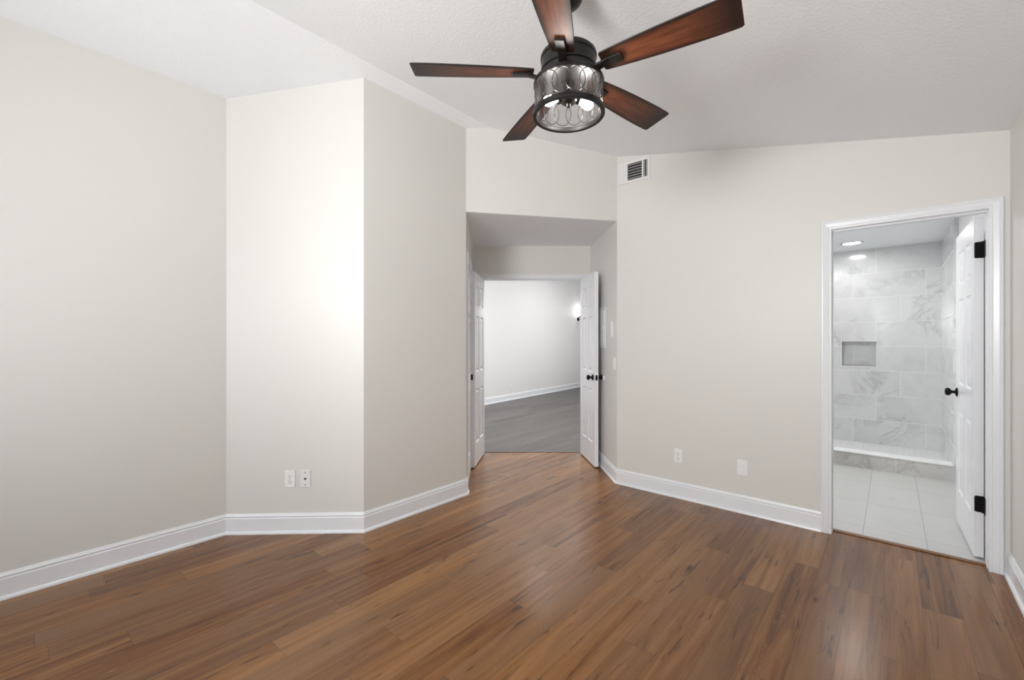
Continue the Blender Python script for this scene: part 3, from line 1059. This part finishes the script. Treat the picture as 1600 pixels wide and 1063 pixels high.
# ------------------------------------------------------------------ the bathroom
BL, BR, BB, BC = -1.45, 0.475, 7.10, 2.48
SF = 5.80                                                   # front of the shower curb
bb = bmesh.new(); prism(bb, [(BL - 0.05, FY + 0.085), (BR + 0.05, FY + 0.085), (BR + 0.05, BB + 0.05), (BL - 0.05, BB + 0.05)], -0.08, 0.0); struct('floor_bathroom', bb, M_FTILE)
bb = bmesh.new(); box(bb, (BL - 0.05, FY + 0.12, BC), (BR + 0.05, BB + 0.2, BC + 0.08)); struct('ceiling_bathroom', bb, M_CEIL)
bb = bmesh.new(); box(bb, (BR, FY + 0.12, 0), (BR + 0.08, BB + 0.1, BC)); struct('wall_bathroom_right', bb, M_BATHW)
bb = bmesh.new(); box(bb, (BL - 0.08, FY + 0.12, 0), (BL, BB + 0.1, BC)); struct('wall_bathroom_left', bb, M_BATHW)
bb = bmesh.new(); box(bb, (BR - 0.035, SF + 0.02, 0), (BR, BB, BC)); struct('wall_shower_right', bb, M_TILE_Y)
# back wall of the shower with its niche
n0, n1, nz0, nz1 = -0.488, -0.142, 1.0, 1.312
bb = bmesh.new()
box(bb, (BL, BB, 0), (n0, BB + 0.12, BC)); box(bb, (n1, BB, 0), (BR, BB + 0.12, BC))
box(bb, (n0, BB, 0), (n1, BB + 0.12, nz0)); box(bb, (n0, BB, nz1), (n1, BB + 0.12, BC)); box(bb, (n0, BB + 0.10, nz0), (n1, BB + 0.12, nz1))
struct('wall_shower_back', bb, M_TILE_X)
nm = bmesh.new()
for lo, hi in (((n0 - 0.010, BB - 0.004, nz0 - 0.010), (n1 + 0.010, BB + 0.098, nz0)), ((n0 - 0.010, BB - 0.004, nz1), (n1 + 0.010, BB + 0.002, nz1 + 0.008)),
               ((n0 - 0.010, BB - 0.004, nz0), (n0, BB + 0.002, nz1)), ((n1, BB - 0.004, nz0), (n1 + 0.008, BB + 0.002, nz1))):
    box(nm, lo, hi)
struct('trim_10', nm, M_SLAB)
cu = bmesh.new(); box(cu, (BL, SF, 0), (BR - 0.002, SF + 0.125, 0.145)); 
curb = thing('shower_curb', 'low marble tiled shower curb with white stone top at the bathroom back', 'shower curb', (0, SF, 0))
for v in cu.verts: v.co.y -= SF
obj('curb_face', cu, M_CURB, curb)
cu = bmesh.new(); box(cu, (BL, -0.008, 0.145), (BR - 0.036, 0.135, 0.160), bevel=0.003)
obj('curb_top', cu, M_SLAB, curb)
sp = bmesh.new(); box(sp, (BL, SF + 0.125, 0.0), (BR - 0.035, BB, 0.03)); struct('floor_shower', sp, M_MOSAIC)
baseboards([(BR, SF), (BR, FY + 0.17)], ['baseboard_bathroom'], prof=[(d * 0.8, h * 0.9) for d, h in BASE_PROF])

# recessed shower light
rp = (-0.355, 6.55)
t = thing('recessed_light', 'lit round recessed light in the shower ceiling', 'ceiling light', (rp[0], rp[1], BC))
bm = bmesh.new()
lathe(bm, [(0.085, 0.0), (0.112, 0.0), (0.114, -0.003), (0.108, -0.007), (0.090, -0.008), (0.085, -0.004)], 40)
obj('trim_ring', bm, M_STEEL, t, smooth=True)
bm = bmesh.new()
lathe(bm, [(0, -0.005), (0.060, -0.0045), (0.0865, -0.003), (0.0865, -0.0002), (0, -0.0002)], 36)
obj('lens', bm, M_LED, t, smooth=True)

# ------------------------------------------------------------------ the room beyond the double doors
F0, F1 = (-0.563, 8.94), (1.90, 12.34)
fd = (Vector(F1) - Vector(F0)).normalized()
fa = Vector(F0) - fd * 4.3
fb_ = Vector(F1) + fd * 1.2
HC = 3.15
cor = [W(-3.1, 5.24), W(3.0, 5.24), W(*fb_), W(*fa)]
hb = bmesh.new(); prism(hb, [W(-3.15, 5.19), W(3.05, 5.19), W(fb_.x + 0.1, fb_.y + 0.1), W(fa.x - 0.1, fa.y + 0.05)], -0.08, -0.002); struct('floor_hall', hb, M_HFLOOR)
hb = bmesh.new(); prism(hb, [W(-3.15, 5.24), W(3.05, 5.24), W(fb_.x + 0.1, fb_.y + 0.1), W(fa.x - 0.1, fa.y + 0.05)], HC, HC + 0.08); struct('ceiling_hall', hb, M_CEIL)
wall('wall_hall_far', W(*fa), W(*fb_), M_HALL, flat(HC))
wall('wall_hall_right', W(*fb_), W(3.0, 5.24), M_HALL, flat(HC), thick=0.05)
wall('wall_hall_near', W(3.0, 5.24), W(-3.1, 5.24), M_HALL, flat(HC), thick=0.002, holes=[(3.0 - D1 - 0.018, 3.0 - D0 + 0.018, 0, DT + 0.018)])
baseboards([W(*fa), W(*fb_)], ['baseboard_hall'])


def on_hall(px, py): return on_wall(px, py, W(*F0), W(*F1))


p, n, z = on_hall(797, 604.5)
t = outlet(797, 604.5, W(*F0), W(*F1), 'small white outlet on the far wall of the room beyond the double doors')

# lit wall lamp in that room
p, n, z = on_hall(903, 499)
t = thing('wall_lamp', 'lit white globe wall lamp with black base in the room beyond', 'wall lamp', (0, 0, 0))
t.matrix_world = wall_frame(p, n, z)
bm = bmesh.new(); lathe(bm, [(0, -0.018), (0.05, -0.018), (0.055, 0), (0, 0)], 24, YZ); obj('back_plate', bm, M_BLACK, t, smooth=True)
bm = bmesh.new(); tube(bm, [(0, -0.01, 0), (0, -0.08, 0), (0, -0.12, 0.02), (0, -0.13, 0.05)], 0.012, 10); lathe(bm, [(0, 0.03), (0.07, 0.035), (0.09, 0.055), (0.075, 0.075), (0, 0.075)], 24, Matrix.Translation((0, -0.13, 0)))
obj('arm', bm, M_BLACK, t, smooth=True)
bm = bmesh.new()
lathe(bm, [(0, 0.07)] + [(0.155 * math.sin(PI * k / 14), 0.225 - 0.155 * math.cos(PI * k / 14)) for k in range(1, 14)] + [(0, 0.38)], 28, Matrix.Translation((0, -0.16, 0)))
obj('globe', bm, M_GLOBE, t, smooth=True)

# ------------------------------------------------------------------ unseen windows assumed behind the camera, put in as openings for the added light
for i, (a, b, z0, z1) in enumerate(WIN):
    x0, x1 = P0[0] + a, P0[0] + b
    bm = bmesh.new()
    y0, y1 = -1.19, -1.13
    f = 0.05
    box(bm, (x0, y0, z0), (x0 + f, y1, z1)); box(bm, (x1 - f, y0, z0), (x1, y1, z1))
    box(bm, (x0 + f, y0, z0), (x1 - f, y1, z0 + f)); box(bm, (x0 + f, y0, z1 - f), (x1 - f, y1, z1))
    box(bm, (x0 + f, y0 + 0.01, (z0 + z1) / 2 - 0.02), (x1 - f, y1 - 0.01, (z0 + z1) / 2 + 0.02))
    wn = struct('window_%d' % (i + 1), bm, M_TRIM)
    bm = bmesh.new(); box(bm, (x0 + f, -1.163, z0 + f), (x1 - f, -1.159, z1 - f)); obj('pane', bm, M_GLASS, wn)
    bm = bmesh.new(); box(bm, (x0 - 0.04, -1.125, z0 - 0.025), (x1 + 0.04, -1.05, z0), bevel=0.004); obj('window_sill', bm, M_TRIM, wn)

# ------------------------------------------------------------------ light in the rooms beyond
hp = (-4.3, 8.5)
area_light('hall_ceiling_lamp', (hp[0], hp[1], 3.08), (hp[0], hp[1], 0), 2.0, 1.6, 50, (1.0, 0.985, 0.97))  # added overhead light to brighten the hall, no fixture modelled
hq = W(0.45, 6.5)
area_light('hall_entry_lamp', (hq[0], hq[1], 3.08), (hq[0], hq[1], 0), 0.6, 0.6, 82, (1.0, 0.985, 0.97))  # added light spilling through the doorway to lift the alcove floor and soffit
area_light('bathroom_ceiling_lamp', (-0.85, 4.9, 2.44), (-0.85, 4.9, 0), 0.5, 0.5, 18, (1.0, 0.99, 0.98))  # assumed overhead light, out of view and without a fixture
